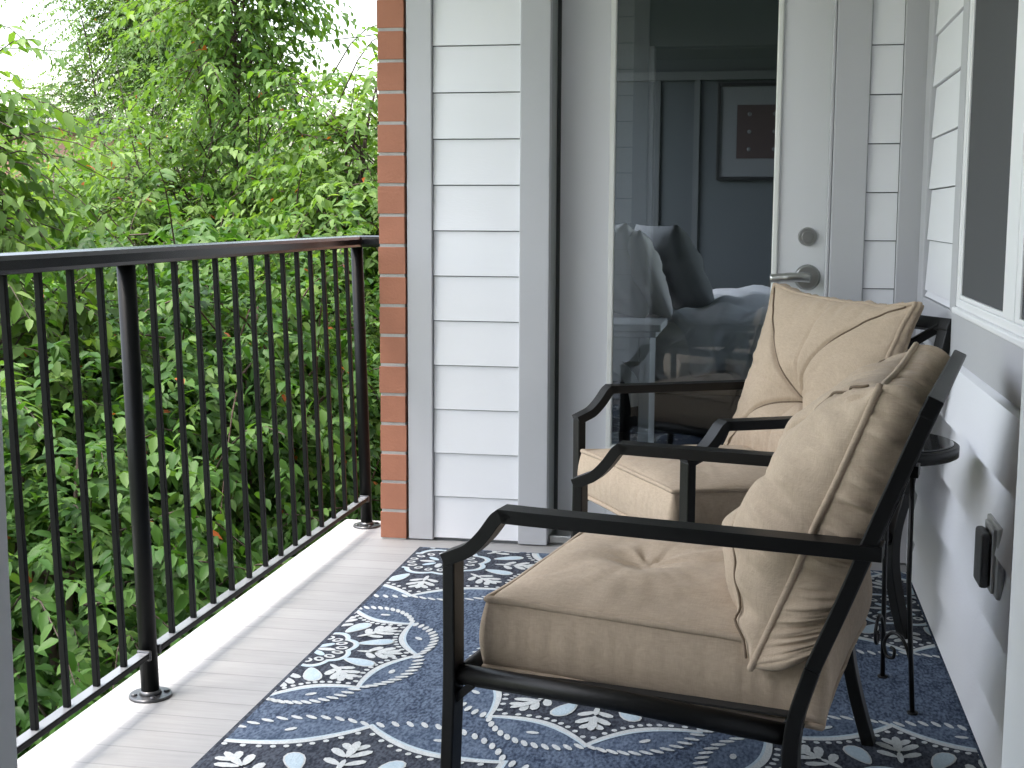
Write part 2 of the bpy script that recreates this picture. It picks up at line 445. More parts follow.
disc(bm, (.150, DY, 0.916), .043, (0, -1, 0), .012, r1=.036); disc(bm, (.150, DY-.012, 0.916), .016, (0, -1, 0), .035, r1=.014)
tube(bm, spline([(.158, DY-.050, .917), (.120, DY-.054, .919), (.075, DY-.052, .917), (.030, DY-.046, .913)], 6), [.016]*6+[.0155]*6+[.014]*7, 12)
ew_part('lever_handle', bm, 'metal', dr, smooth=False)

# ------------------------------------------------------------------ right-hand wall with window
sw = thing('side_wall', 'right-hand balcony wall in white lap siding with a screened white window', 'wall', (XW, 2.7, 0))
def sw_part(name, bm, mat, parent=sw, **k):
    for v in bm.verts: v.co -= Vector((XW, 2.7, 0))
    return obj(name, bm, mat, parent, **k)
WY0, WY1, WZ0, WZ1 = 1.45, 3.50, .893, 2.05
sw_part('wall_core', boxes((XW+.006, XW+.13, YN, WY0, 0, 2.45), (XW+.006, XW+.13, WY1, YW+.004, 0, 2.45), (XW+.006, XW+.13, WY0, WY1, 0, WZ0), (XW+.006, XW+.13, WY0, WY1, WZ1, 2.45)), 'siding_dark')
sw_part('siding_panel', lap_siding(3.602, 4.205, .879, 2.44, 'y', XW, -.014), 'siding')
sw_part('siding_panel', lap_siding(YN+.002, 4.205, .014, .757, 'y', XW, -.014, .027, .001), 'siding')
sw_part('corner_board', boxes((XW-.016, XW+.004, 4.207, YW-.021, .004, 2.45)), 'trim', bevel=.002)
sw_part('trim_board', boxes((XW-.016, XW+.004, 3.502, 3.600, .8775, 2.45)), 'trim', bevel=.002)
sw_part('apron_board', boxes((XW-.014, XW+.004, YN+.002, 4.205, .759, .876)), 'trim', bevel=.002)
win = sw_part('window', boxes((XW-.014, XW+.06, WY0, WY0+.045, WZ0, WZ1), (XW-.014, XW+.06, WY1-.028, WY1, WZ0, WZ1), (XW-.014, XW+.06, WY0+.045, WY1-.028, WZ0, WZ0+.020), (XW-.014, XW+.06, WY0+.045, WY1-.028, WZ1-.04, WZ1), (XW-.013, XW+.055, 2.725, 2.815, WZ0+.020, WZ1-.04)), 'white_frame', bevel=.003)
sw_part('sash', boxes((XW-.0105, XW+.0, 2.8155, 2.860, WZ0+.0205, WZ1-.0405), (XW-.0105, XW+.0, 3.458, WY1-.0285, WZ0+.0205, WZ1-.0405), (XW-.0105, XW+.0, 2.860, 3.458, WZ0+.0205, WZ0+.031)), 'white_frame', win, bevel=.002)
sw_part('sash', boxes((XW-.0105, XW+.0, 2.680, 2.7245, WZ0+.0205, WZ1-.0405), (XW-.0105, XW+.0, WY0+.0455, 1.54, WZ0+.0205, WZ1-.0405), (XW-.0105, XW+.0, 1.54, 2.680, WZ0+.0205, WZ0+.031)), 'white_frame', win, bevel=.002)
sw_part('sill', boxes((XW-.024, XW-.0005, WY0-.03, WY1+.002, .8765, .8925)), 'white_frame', win, bevel=.004)
sw_part('insect_screen', boxes((XW-.006, XW-.0045, 2.8605, 3.4575, WZ0+.0315, WZ1-.041)), 'screen', win)
sw_part('insect_screen', boxes((XW-.006, XW-.0045, 1.5405, 2.6795, WZ0+.0315, WZ1-.041)), 'screen', win)
sw_part('glass_pane', boxes((XW+.036, XW+.040, 2.8155, WY1-.029, WZ0+.033, WZ1-.041)), 'wglass', win)
sw_part('glass_pane', boxes((XW+.036, XW+.040, WY0+.046, 2.724, WZ0+.033, WZ1-.041)), 'wglass', win)

# outlet cover on the siding
oc = thing('outlet_cover', 'grey weatherproof outlet cover on the white siding below the window', 'outlet', (XW, 2.79, .43))
bm = boxes((-.020, -.006, -.075, .075, -.075, .072)); obj('back_plate', bm, 'outlet', oc, bevel=.004)
obj('cover_frame', boxes((-.027, -.0202, -.052, -.040, -.068, .064), (-.027, -.0202, .040, .052, -.068, .064), (-.027, -.0202, -.040, .040, .052, .064), (-.027, -.0202, -.040, .040, -.068, -.056)), 'outlet', oc, bevel=.002)
obj('flip_lid', boxes((-.046, -.0272, -.030, .052, -.064, .05)), 'outlet_dark', oc, bevel=.006)

# ------------------------------------------------------------------ near wall: the doorway the photograph is taken through
nw = thing('entry_wall', 'near wall of the balcony, its grey and white door jambs at the photo edges', 'wall', (0, YN, 0))
JX0, JX1 = -.652, .196
def nw_part(name, bm, mat, **k):
    for v in bm.verts: v.co.y -= YN
    return obj(name, bm, mat, nw, **k)
nw_part('wall_core', boxes((-1.30, JX0-.03, YN-.13, YN-.01, 0, 2.45), (JX1+.03, XW+.1, YN-.13, YN-.01, 0, 2.45), (JX0-.03, JX1+.03, YN-.13, YN-.01, 2.10, 2.45)), 'siding_dark')
nw_part('door_jamb', boxes((JX0-.03, JX0, YN-.15, YN, 0, 2.10)), 'white_jamb', bevel=.002)
nw_part('door_jamb', boxes((JX1, JX1+.03, YN-.15, YN, 0, 2.10)), 'white_jamb', bevel=.002)
nw_part('trim_board', boxes((JX0-.12, JX0-.0305, YN-.008, YN+.012, .004, 2.44)), 'trim', bevel=.002)
nw_part('trim_board', boxes((JX1+.0305, JX1+.12, YN-.008, YN+.012, .004, 2.44)), 'trim', bevel=.002)
bm = bmesh.new()
k = 0
while (k+1)*PITCH < 2.44:
    a, b = k*PITCH+.006, (k+1)*PITCH+.002
    e = [[bm.verts.new((x, YN-.012+d, z)) for d, z in ((0, a), (.016, a), (.008, b), (0, b))] for x in (-1.28, JX0-.121)]
    for i in range(4): bm.faces.new((e[0][i], e[0][(i+1) % 4], e[1][(i+1) % 4], e[1][i]))
    bm.faces.new(e[0][::-1]); bm.faces.new(e[1]); k += 1
nw_part('siding_panel', bm, 'siding')
def shell(name, x0, x1, y0, y1, z0, z1, holes, mat, t=.06):
    """walls, floor and ceiling of a closed room; holes: {'x0': (y0,y1,z0,z1), 'y0': (x0,x1,z0,z1) ...}"""
    bm = bmesh.new()
    box(bm, x0-t, x1+t, y0-t, y1+t, z1, z1+t); box(bm, x0-t, x1+t, y0-t, y1+t, z0-t, z0)
    for side in ('x0', 'x1', 'y0', 'y1'):
        h = holes.get(side)
        a, b = (y0, y1) if side[0] == 'x' else (x0-t, x1+t)
        def put(p, q, r, s):
            if q-p < 1e-6 or s-r < 1e-6: return
            if side == 'x0': box(bm, x0-t, x0, p, q, r, s)
            if side == 'x1': box(bm, x1, x1+t, p, q, r, s)
            if side == 'y0': box(bm, p, q, y0-t, y0, r, s)
            if side == 'y1': box(bm, p, q, y1, y1+t, r, s)
        if h:
            put(a, h[0], z0, z1); put(h[1], b, z0, z1); put(h[0], h[1], z0, h[2]); put(h[0], h[1], h[3], z1)
        else: put(a, b, z0, z1)
    return struct(obj(name, bm, mat))
shell('entry_room_wall', -1.6, 1.5, -2.5, .84, -.002, 2.42, {'y1': (JX0-.03, JX1+.03, -.001, 2.1)}, 'entry_room')
shell('side_room_wall', .70, 3.4, 1.15, 4.3, .0, 2.42, {'x0': (WY0, WY1, WZ0, WZ1)}, 'entry_room')

# ------------------------------------------------------------------ bedroom behind the glass
shell('bedroom_wall', -1.18, 3.2, 4.70, 8.30, .001, 2.42, {'y0': (-.71, .235, .002, 2.07), 'x0': (4.95, 7.9, .25, 2.3), 'x1': (4.95, 7.9, .25, 2.3)}, 'room')  # unseen openings in both side walls added to let sky light in
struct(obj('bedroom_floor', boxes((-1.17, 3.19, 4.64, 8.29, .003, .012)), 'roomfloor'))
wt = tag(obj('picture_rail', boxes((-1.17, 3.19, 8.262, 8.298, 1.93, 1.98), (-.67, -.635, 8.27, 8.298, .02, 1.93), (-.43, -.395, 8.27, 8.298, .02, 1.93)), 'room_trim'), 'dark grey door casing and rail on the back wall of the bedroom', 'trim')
pf = thing('wall_picture', 'framed maroon print with a wide pale mat on the dark bedroom wall', 'picture', (.13, 8.29, 1.62))
obj('frame', boxes((-.42, -.40, -.03, 0, -.29, .29), (.40, .42, -.03, 0, -.29, .29), (-.40, .40, -.03, 0, .27, .29), (-.40, .40, -.03, 0, -.29, -.27)), 'frame_black', pf, bevel=.003)
obj('mat_board', boxes((-.40, .40, -.012, -.002, -.27, .27)), 'mat_board', pf)
obj('print', boxes((-.30, .30, -.016, -.0125, -.16, .16)), 'print', pf)
pr_ = [c for c in pf.children if c.name.startswith('print')][0]
for i in range(4):
    for k in range(3):
        bm = bmesh.new(); disc(bm, (-.225+i*.15, -.0162, .105-k*.105), .013, (0, -1, 0), .003, 10, .006)
        obj('motif', bm, 'mat_board', pr_)
# bed: long side towards the balcony, headboard to the left
def soft_box(x0, x1, y0, y1, z0, z1, amp=.02, fr=6, n=26, seed=0, sag=0):
    bm = bmesh.new(); bmesh.ops.create_cube(bm, size=2)
    bmesh.ops.subdivide_edges(bm, edges=bm.edges[:], cuts=n, use_grid_fill=True)
    for v in bm.verts:
        p = v.co.copy()
        q = Vector([math.copysign(abs(c)**1.0, c) for c in p])
        l = (abs(q.x)**6+abs(q.y)**6+abs(q.z)**6)**(1/6)
        q = q/l
        w = Vector(((x0+x1)/2+q.x*(x1-x0)/2, (y0+y1)/2+q.y*(y1-y0)/2, (z0+z1)/2+q.z*(z1-z0)/2))
        d = noise.noise_vector(w*fr+Vector((seed, 0, 0)))*amp
        v.co = w+d
    return bm
bed = thing('bed', 'made bed with a rumpled grey blue duvet seen through the door glass', 'bed', (.55, 6.4, 0))
def off(bm, o):
    for v in bm.verts: v.co -= o.location
    return bm
obj('headboard', off(boxes((-.98, -.90, 5.72, 7.4, .05, 1.15)), bed), 'bedwhite', bed, bevel=.01)
obj('mattress', off(soft_box(-.88, 1.55, 5.75, 7.35, .36, .66, .006, 4, 16), bed), 'sheet', bed, True)
db = soft_box(-.42, 1.6, 5.66, 7.42, .40, .735, .0, 7, 60, 3)
for v in db.verts:                       # hanging folds along the near side
    c = v.co
    c += noise.noise_vector(Vector((c.x*9, c.y*5, c.z*2.2)))*.05
    if c.y < 5.8 and c.z < .66: c.y += .045*math.sin(c.x*36+4*noise.noise(c*4))*min(1, (.70-c.z)*5)
obj('duvet', off(db, bed), 'duvet', bed, True)
obj('bed_frame', off(boxes((-.90, 1.6, 5.80, 7.3, .16, .34), (-.88, -.82, 5.8, 5.86, .013, .16), (1.5, 1.56, 5.8, 5.86, .013, .16)), bed), 'frame_black', bed, bevel=.006)
def pillow(name, loc, w, h, t, rx, rz, mat, label, seed):
    bm = bmesh.new(); n = 26
    V = {}
    for s in (1, -1):
        for i in range(n+1):
            for j in range(n+1):
                a, b = -1+2*i/n, -1+2*j/n
                if s == -1 and (i in (0, n) or j in (0, n)): V[s, i, j] = V[1, i, j]; continue
                k = ((1-a*a)*(1-b*b))**.42
                x = a*w/2*(1-.07*(1-b*b)); z = b*h/2*(1-.07*(1-a*a))
                y = -s*t/2*k + .02*noise.noise(Vector((a*2.5+seed, b*2.5, s)))*k
                y += .012*noise.noise(Vector((a*7+seed, b*7, s*3)))*k
                V[s, i, j] = bm.verts.new((x, y, z))
    for s in (1, -1):
        for i in range(n):
            for j in range(n):
                bm.faces.new((V[s, i, j], V[s, i+1, j], V[s, i+1, j+1], V[s, i, j+1]))
    o = obj(name, bm, mat, None, True); o.location = loc; o.rotation_euler = (rx, 0, rz)
    return tag(o, label, 'pillow')
pillow('pillow', (-.68, 6.10, .87), .60, .44, .24, R(14), R(-62), 'sheet', 'pale plump pillow leaning at the left end of the bed', 1)
pillow('pillow', (-.55, 6.02, .86), .50, .42, .17, R(22), R(-66), 'sheet', 'pale creased pillow between the plump pillow and the slate cushion', 5)
pillow('pillow', (-.40, 6.22, .87), .52, .46, .20, R(26), R(-64), 'pillow_dark', 'slate grey cushion leaning in front of the pale pillows', 9)
ns = thing('nightstand', 'white bench with curved bracket legs standing before the bed', 'nightstand', (-.595, 5.45, .03))
obj('top', boxes((-.42, .21, -.17, .17, .625, .655), (-.40, .19, -.15, .15, .60, .6245)), 'bedwhite', ns, bevel=.006)
obj('side_panel', boxes((.12, .165, -.14, .14, .013, .60)), 'bedwhite', ns, bevel=.004)
obj('apron', boxes((-.38, .12, -.135, -.115, .50, .60)), 'bedwhite', ns, bevel=.004)
bm = bmesh.new(); bar(bm, spline([(.115, -.125, .32), (.09, -.125, .42), (.02, -.125, .49), (-.06, -.125, .50)], 6), .05, .02, (0, 1, 0)); obj('bracket', bm, 'bedwhite', ns)
obj('leg', boxes((-.38, -.33, -.14, -.09, .013, .50)), 'bedwhite', ns); obj('leg', boxes((-.38, -.33, .09, .14, .013, .60)), 'bedwhite', ns)

# ------------------------------------------------------------------ railing
RX = -1.374
rl = thing('railing', 'black metal balcony railing with thin balusters and round posts', 'railing', (RX, 2.8, 0))
posts = (2.771, 4.504)
ZT = 1.043
def rp(name, bm, mat, parent=rl, **k):
    for v in bm.verts:
        v.co -= Vector((RX, 2.8, 0)); v.co.x -= .030*max(0, v.co.z-.1)   # the railing leans out a little
    return obj(name, bm, mat, parent, **k)
# hand rail: rounded cap along the run, short return to the bricks
prof = [(-.027, 0), (-.027, -.018), (-.022, -.027), (.022, -.027), (.027, -.018), (.027, 0), (.021, .009), (.010, .013), (-.010, .013), (-.021, .009)]
bm = bmesh.new()
path = [(RX, YN), (RX, 4.504), (-1.245, 4.504)]
rings = []
for i, (x, y) in enumerate(path):
    nx, ny = ((1, 0), (1, -1), (0, -1))[i]
    rings.append([bm.verts.new((x+nx*a, y+ny*a, ZT-.013+z)) for a, z in prof])
for A, B in zip(rings, rings[1:]):
    for k in range(len(prof)): bm.faces.new((A[k], A[(k+1) % len(prof)], B[(k+1) % len(prof)], B[k]))
bm.faces.new(rings[0]); bm.faces.new(rings[-1][::-1])
rp('hand_rail', bm, 'rail_top', bevel=.002)
rp('bottom_rail', boxes((RX-.014, RX+.014, YN, 2.7505, .099, .112), (RX-.014, RX+.014, 2.7940, 4.4835, .099, .112)), 'rail', bevel=.002)
rp('sheen_strip', boxes((RX-.0125, RX+.0125, YN, 2.7505, .1122, .1135), (RX-.0125, RX+.0125, 2.7940, 4.4835, .1122, .1135)), 'rail_sky_sheen')  # thin strip added to carry the painted sky sheen
for y in posts:
    bm = bmesh.new(); tube(bm, [(RX, y, .006), (RX, y, ZT-.040)], .0208, 24)
    box(bm, RX-.006, RX+.006, y+.0206, y+.0224, .13, ZT-.044)
    p_ = rp('post', bm, 'rail')
    bm = bmesh.new(); disc(bm, (RX, y, .0005), .050, (0, 0, 1), .006, 32, .048); disc(bm, (RX, y, .0065), .026, (0, 0, 1), .010, 24, .023)
    for a in range(4): disc(bm, (RX+.037*math.cos(a*PI/2+.6), y+.037*math.sin(a*PI/2+.6), .0062), .008, (0, 0, 1), .005, 8, .006)
    rp('base_flange', bm, 'flange', p_)
    rp('rail_bracket', boxes((RX-.017, RX+.017, y-.030, y-.0200, .094, .118)), 'flange', p_, bevel=.003)
    if y < 4: rp('rail_bracket', boxes((RX-.017, RX+.017, y+.0226, y+.030, .094, .118)), 'flange', p_, bevel=.003)
gap = (posts[1]-posts[0])/14
y = posts[0]-gap*13
ys = [posts[0]+gap*k for k in range(-13, 14) if k != 0]
for y in ys:
    a = R(0)
    rp('baluster', boxes((RX-.0065, RX+.0065, y-.0065, y+.0065, .1137, ZT-.041)), 'rail', bevel=.0015)

# ------------------------------------------------------------------ rug
def make_rug():
    X0, X1, Y0, Y1 = -1.105, .484, 1.30, 4.225
    bm = bmesh.new()
    box(bm, X0, X1, Y0, Y1, .0005, .007, 0)
    e = .012
    def clip(P):
        for ax, lim, s in ((0, X0+e, 1), (0, X1-e, -1), (1, Y0+e, 1), (1, Y1-e, -1)):
            out = []
            for i in range(len(P)):
                a, b = P[i-1], P[i]
                da, db = (a[ax]-lim)*s, (b[ax]-lim)*s
                if (da >= 0) != (db >= 0):
                    t = da/(da-db); out.append((a[0]+(b[0]-a[0])*t, a[1]+(b[1]-a[1])*t))
                if db >= 0: out.append(b)
            P = out
            if len(P) < 3: return None
        return P
    def poly(P, lvl, mi):
        P = clip(P)
        if not P: return
        Q = []
        for p in P:
            if not Q or (abs(p[0]-Q[-1][0])+abs(p[1]-Q[-1][1])) > 1e-6: Q.append(p)
        if len(Q) < 3: return
        try:
            f = bm.faces.new([bm.verts.new((x, y, .007+lvl*.0006)) for x, y in Q]); f.material_index = mi
        except ValueError: pass
    rs = random.Random(3)
    def ell(cx, cy, a, b, ang, lvl, mi, n=12, tear=0):
        ca, sa = math.cos(ang), math.sin(ang); P = []
        for k in range(n):
            t = 2*PI*k/n; u = a*math.cos(t); v = b*math.sin(t)*(1-tear*math.cos(t))
            P.append((cx+u*ca-v*sa, cy+u*sa+v*ca))
        poly(P, lvl, mi)
    WHITE, SKY, CHAR, BLUE = 3, 4, 2, 1
    # fringe-coloured selvedge
    for P in ([(X0, Y0), (X0+.011, Y0), (X0+.011, Y1), (X0, Y1)],):
        f = bm.faces.new([bm.verts.new((x, y, .0072)) for x, y in P]); f.material_index = CHAR
    def medallion(cx, cy, Rr, ph=0., sx=1., sy_=1.):
        def pt(r, t): return (cx+r*math.cos(t+ph)*sx, cy+r*math.sin(t+ph)*sy_)
        def rin(d): return Rr*(1-.19*(1-(2*d-1)**2)**.85)
        def rout(d): return Rr*(.99+.11*math.sin(PI*d)**.8)
        S = PI/4; n = 14
        for k in range(8):
            for i in range(n):
                d0, d1 = i/n, (i+1)/n
                t0, t1 = (k+d0)*S, (k+d1)*S
                poly([pt(rin(d0), t0), pt(rout(d0), t0), pt(rout(d1), t1), pt(rin(d1), t1)], 1, BLUE)
                poly([pt(0, 0), pt(rin(d0), t0), pt(rin(d1), t1)], 1, CHAR)
                w0 = .014; w1 = .014
                poly([pt(rin(d0)-w0, t0), pt(rin(d0)+.003, t0), pt(rin(d1)+.003, t1), pt(rin(d1)-w1, t1)], 3, WHITE)
                poly([pt(rin(d0)+.003, t0), pt(rin(d0)+.010, t0), pt(rin(d1)+.010, t1), pt(rin(d1)+.003, t1)], 3, SKY)
            for i in range(12):              # outer beads: short slanted strokes
                d = (i+.6)/12.2; t = (k+d)*S; x, y = pt(rout(d), t)
                ell(x, y, .0175, .0068, t+ph+.75, 4, WHITE, 8)
            x, y = pt((rin(.5)+rout(.5))*.5, (k+.5)*S); ell(x, y, .015, .0075, t+ph+PI/2, 4, WHITE, 8)
            for i in range(10):              # inner beads
                d = (i+.5)/10; t = (k+d)*S; x, y = pt(rin(d)-.027, t)
                ell(x, y, .0078, .0066, t+ph, 4, WHITE, 7)
            t = k*S                          # fern pointing at the cusp
            for j, (r, l, w_, fan) in enumerate(((.52, .040, .0105, .95), (.60, .046, .0105, .75), (.68, .036, .0095, .6))):
                for sg in (-1, 1):
                    a = t+ph+sg*fan
                    x, y = pt(Rr*r, t)
                    ell(x+math.cos(a)*l*.75*sx, y+math.sin(a)*l*.75*sy_, l*.62, w_, a, 4+j % 2, WHITE, 9, -.3)
            x, y = pt(Rr*.70, t); ell(x, y, .044, .0105, t+ph, 6, WHITE, 10, -.2)
            x, y = pt(Rr*.52, t); ell(x, y, .030, .007, t+ph, 6, WHITE, 8)
            t = (k+.5)*S                     # pale blue petal
            x, y = pt(Rr*.565, t)
            ell(x, y, .050, .0225, t+ph, 4, WHITE, 14, -.35); ell(x, y, .045, .0185, t+ph, 5, SKY, 14, -.35)
            for i in range(10):              # scalloped inner ring
                d0, d1 = i/10, (i+1)/10
                q0, q1 = [Rr*(.355+.055*math.sin(PI*d)) for d in (d0, d1)]
                t0, t1 = (k+d0)*S, (k+d1)*S
                poly([pt(q0-.012, t0), pt(q0, t0), pt(q1, t1), pt(q1-.012, t1)], 4, SKY)
                poly([pt(q0-.019, t0), pt(q0-.012, t0), pt(q1-.012, t1), pt(q1-.019, t1)], 4, WHITE)
        for k in range(16):
            t = (k+.5)*PI/8; x, y = pt(Rr*.255, t); ell(x, y, .0165, .0125, t+ph, 4, WHITE, 10); ell(x, y, .0085, .0055, t+ph, 5, CHAR, 8)
        for k in range(8):
            t = k*S; x, y = pt(Rr*.12, t); ell(x, y, .026, .011, t+ph, 4, SKY if k % 2 else WHITE, 10)
    for m in ((-1.105, 3.147, .355, 0., .78, 1.), (-.985, 4.045, .39), (-.81, 2.222, .455), (-.337, 3.072, .415, 0., .80, 1.), (.40, 3.80, .385), (.31, 2.52, .385), (-.285, 3.865, .295), (-1.105, 1.42, .30), (-.36, 1.44, .34), (.30, 1.70, .36)):
        medallion(*m)
    return obj('patterned_rug', bm, ['yarn_navy', 'yarn_blue', 'yarn_char', 'yarn_white', 'yarn_sky'])
tag(make_rug(), 'navy outdoor rug with white beaded medallions under the chairs', 'rug')

# ------------------------------------------------------------------ chairs (local x runs from the front to the back, y from the camera side across)
CW = .71
def tube_loop(loop, r, name, parent, mat='pipe'):
    bm = bmesh.new(); tube(bm, loop, r, 7, closed=True); return obj(name, bm, mat, parent, True)

def cushion(name, parent, o, ex, ey, en, hx, hy, t0, t1, bulge, sag, ear, seams, seed, N_=110, wr=.006, bottom_bulge=.02, twist=0., tuft=.05, gw=.026, gd=.020, slump=0., a0=0., puck=0., gus=1., ripple=1., low=0., lift=0.):
    """boxed cushion. o: centre of the front perimeter plane, ex/ey/en: its axes (en points out of the front);
    t0/t1 thickness at ex=-1 / ex=+1; seams: list of (angle, curl, strength) running out from the middle"""
    ex, ey, en, o = map(Vector, (ex, ey, en, o))
    def plan(a, b):
        ea = 1-sag*(1-b*b)**1.0 + ear*max(0, abs(b)-.72)/.28*abs(a)**3
        eb = 1-sag*(1-a*a)**1.0 + ear*max(0, abs(a)-.72)/.28*abs(b)**3
        ea += ripple*.016*noise.noise(Vector((b*4.2+seed, (a > 0)*5., 1.)))*a*a
        eb += ripple*.016*noise.noise(Vector((a*4.2+seed, (b > 0)*5., 2.)))*b*b
        if a > 0: ea *= 1-slump*(1-b)/2
        return a*hx*ea, b*hy*eb
    def wob(a, b, s): return noise.noise(Vector((a*1.7+seed, b*1.7, s)))*wr*2
    def front(a, b):
        x, y = plan(a, b)
        q = (1-abs(a)**2.6)*(1-abs(b)**2.6)
        q = max(0, q)**.55
        h = bulge*q*(1-low*a)
        r = math.hypot(a-a0, b); th = math.atan2(b, a-a0)
        g = 0
        for (ang, curl, st) in seams:
            dth = (th-(ang+curl*r)+PI) % (2*PI)-PI
            if abs(dth) > PI/2: continue
            d = r*abs(math.sin(dth))*hx
            g = max(g, st*(.38*math.exp(-(d/gw)**2)+.62*math.exp(-(d/(gw*.22))**2))*max(.25, min(1, (1.3-r)/.6)))
        h -= gd*g*(q**.3)
        h -= tuft*math.exp(-(r/.26)**2) + tuft*.35*math.exp(-(r/.055)**2)*bool(seams)
        h += (wob(a, b, 0)+noise.noise(Vector((a*5+seed, b*5, 4)))*wr*.7)*q
        h += puck*noise.noise(Vector((math.cos(th)*3.2+seed, math.sin(th)*3.2, r*1.5)))*math.exp(-((r-.12)/.16)**2)
        ed = 1-max(abs(a), abs(b)); al = b if abs(a) > abs(b) else a
        h += wr*1.6*noise.noise(Vector((al*9+seed, (a > 0)*3.+(b > 0)*7., ed*1.5)))*math.exp(-(ed/.22)**2)*min(1, ed*9)*ripple
        # pulls radiating from the edges
        h += wr*.55*q*noise.noise(Vector((th*6, r*1.2, seed+9)))*min(1, r*1.3)
        return o+ex*x+ey*y+en*(h+twist*b*(a+1)*.5)
    def back(a, b):
        x, y = plan(a, b)
        q = max(0, (1-abs(a)**2.6)*(1-abs(b)**2.6))**.62
        t = t0+(t1-t0)*(a+1)/2
        x += lift*max(0, -a)
        return o+ex*x+ey*y+en*(-t-bottom_bulge*q)
    bm = bmesh.new(); n = N_
    def par(i):                                # finer rows near the edges
        u = -1+2*i/n
        return math.sin(u*PI/2)*.35+u*.65
    F = [[bm.verts.new(front(par(i), par(j))) for j in range(n+1)] for i in range(n+1)]
    B = [[bm.verts.new(back(par(i), par(j))) for j in range(n+1)] for i in range(n+1)]
    for G in (F, B):
        for i in range(n):
            for j in range(n): bm.faces.new((G[i][j], G[i+1][j], G[i+1][j+1], G[i][j+1]))
    idx = [(i, 0) for i in range(n)]+[(n, j) for j in range(n)]+[(i, n) for i in range(n, 0, -1)]+[(0, j) for j in range(n, 0, -1)]
    K = 8; prev = [F[i][j] for i, j in idx]
    fl = [v.co.copy() for v in prev]; bl = [B[i][j].co.copy() for i, j in idx]
    c0 = o
    for k in range(1, K+1):
        if k == K: cur = [B[i][j] for i, j in idx]
        else:
            cur = []
            for m, (i, j) in enumerate(idx):
                u = k/K; p = fl[m].lerp(bl[m], u)
                a, b = par(i), par(j)
                outv = (ex*(a if abs(a) > .999 else 0)+ey*(b if abs(b) > .999 else 0))
                outv = outv.normalized() if outv.length > .1 else outv
                bl_ = math.sin(PI*u)*(.012+gus*wr*.7*noise.noise(Vector((p.x*14+seed, p.y*14, p.z*14)))+gus*wr*1.5*noise.noise(Vector((m*.24+seed, u*.8, 3.)))+gus*wr*.8*noise.noise(Vector((m*.6+seed, u*1.3, 7.))))
                cur.append(bm.verts.new(p+outv*bl_))
        for m in range(len(idx)):
            q = (m+1) % len(idx)
            bm.faces.new((prev[m], prev[q], cur[q], cur[m]))
        prev = cur
    for (ang, curl, st) in seams:              # the sewn seams that run out from the middle
        if st < .8: continue
        pts = []; r = .02
        while r < 1.7:
            a, b = a0+r*math.cos(ang+curl*r), r*math.sin(ang+curl*r)
            if max(abs(a), abs(b)) > .985: break
            pts.append(front(a, b)+en*(.0028 if ripple < 1.5 else .006)); r += .025
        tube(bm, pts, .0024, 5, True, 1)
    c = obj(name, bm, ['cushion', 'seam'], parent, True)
    step = 2
    def jig(L_, s):
        out = []
        for m, p in enumerate(L_[::step]):
            out.append(p+Vector((noise.noise(p*9+Vector((s, 0, 0))), noise.noise(p*9+Vector((0, s, 0))), noise.noise(p*9+Vector((0, 0, s)))))*wr*.25)
        return out
    tube_loop(jig(fl, 1+seed), .0064, 'piping', c); tube_loop(jig(bl, 4+seed), .0064, 'piping', c)
    return c

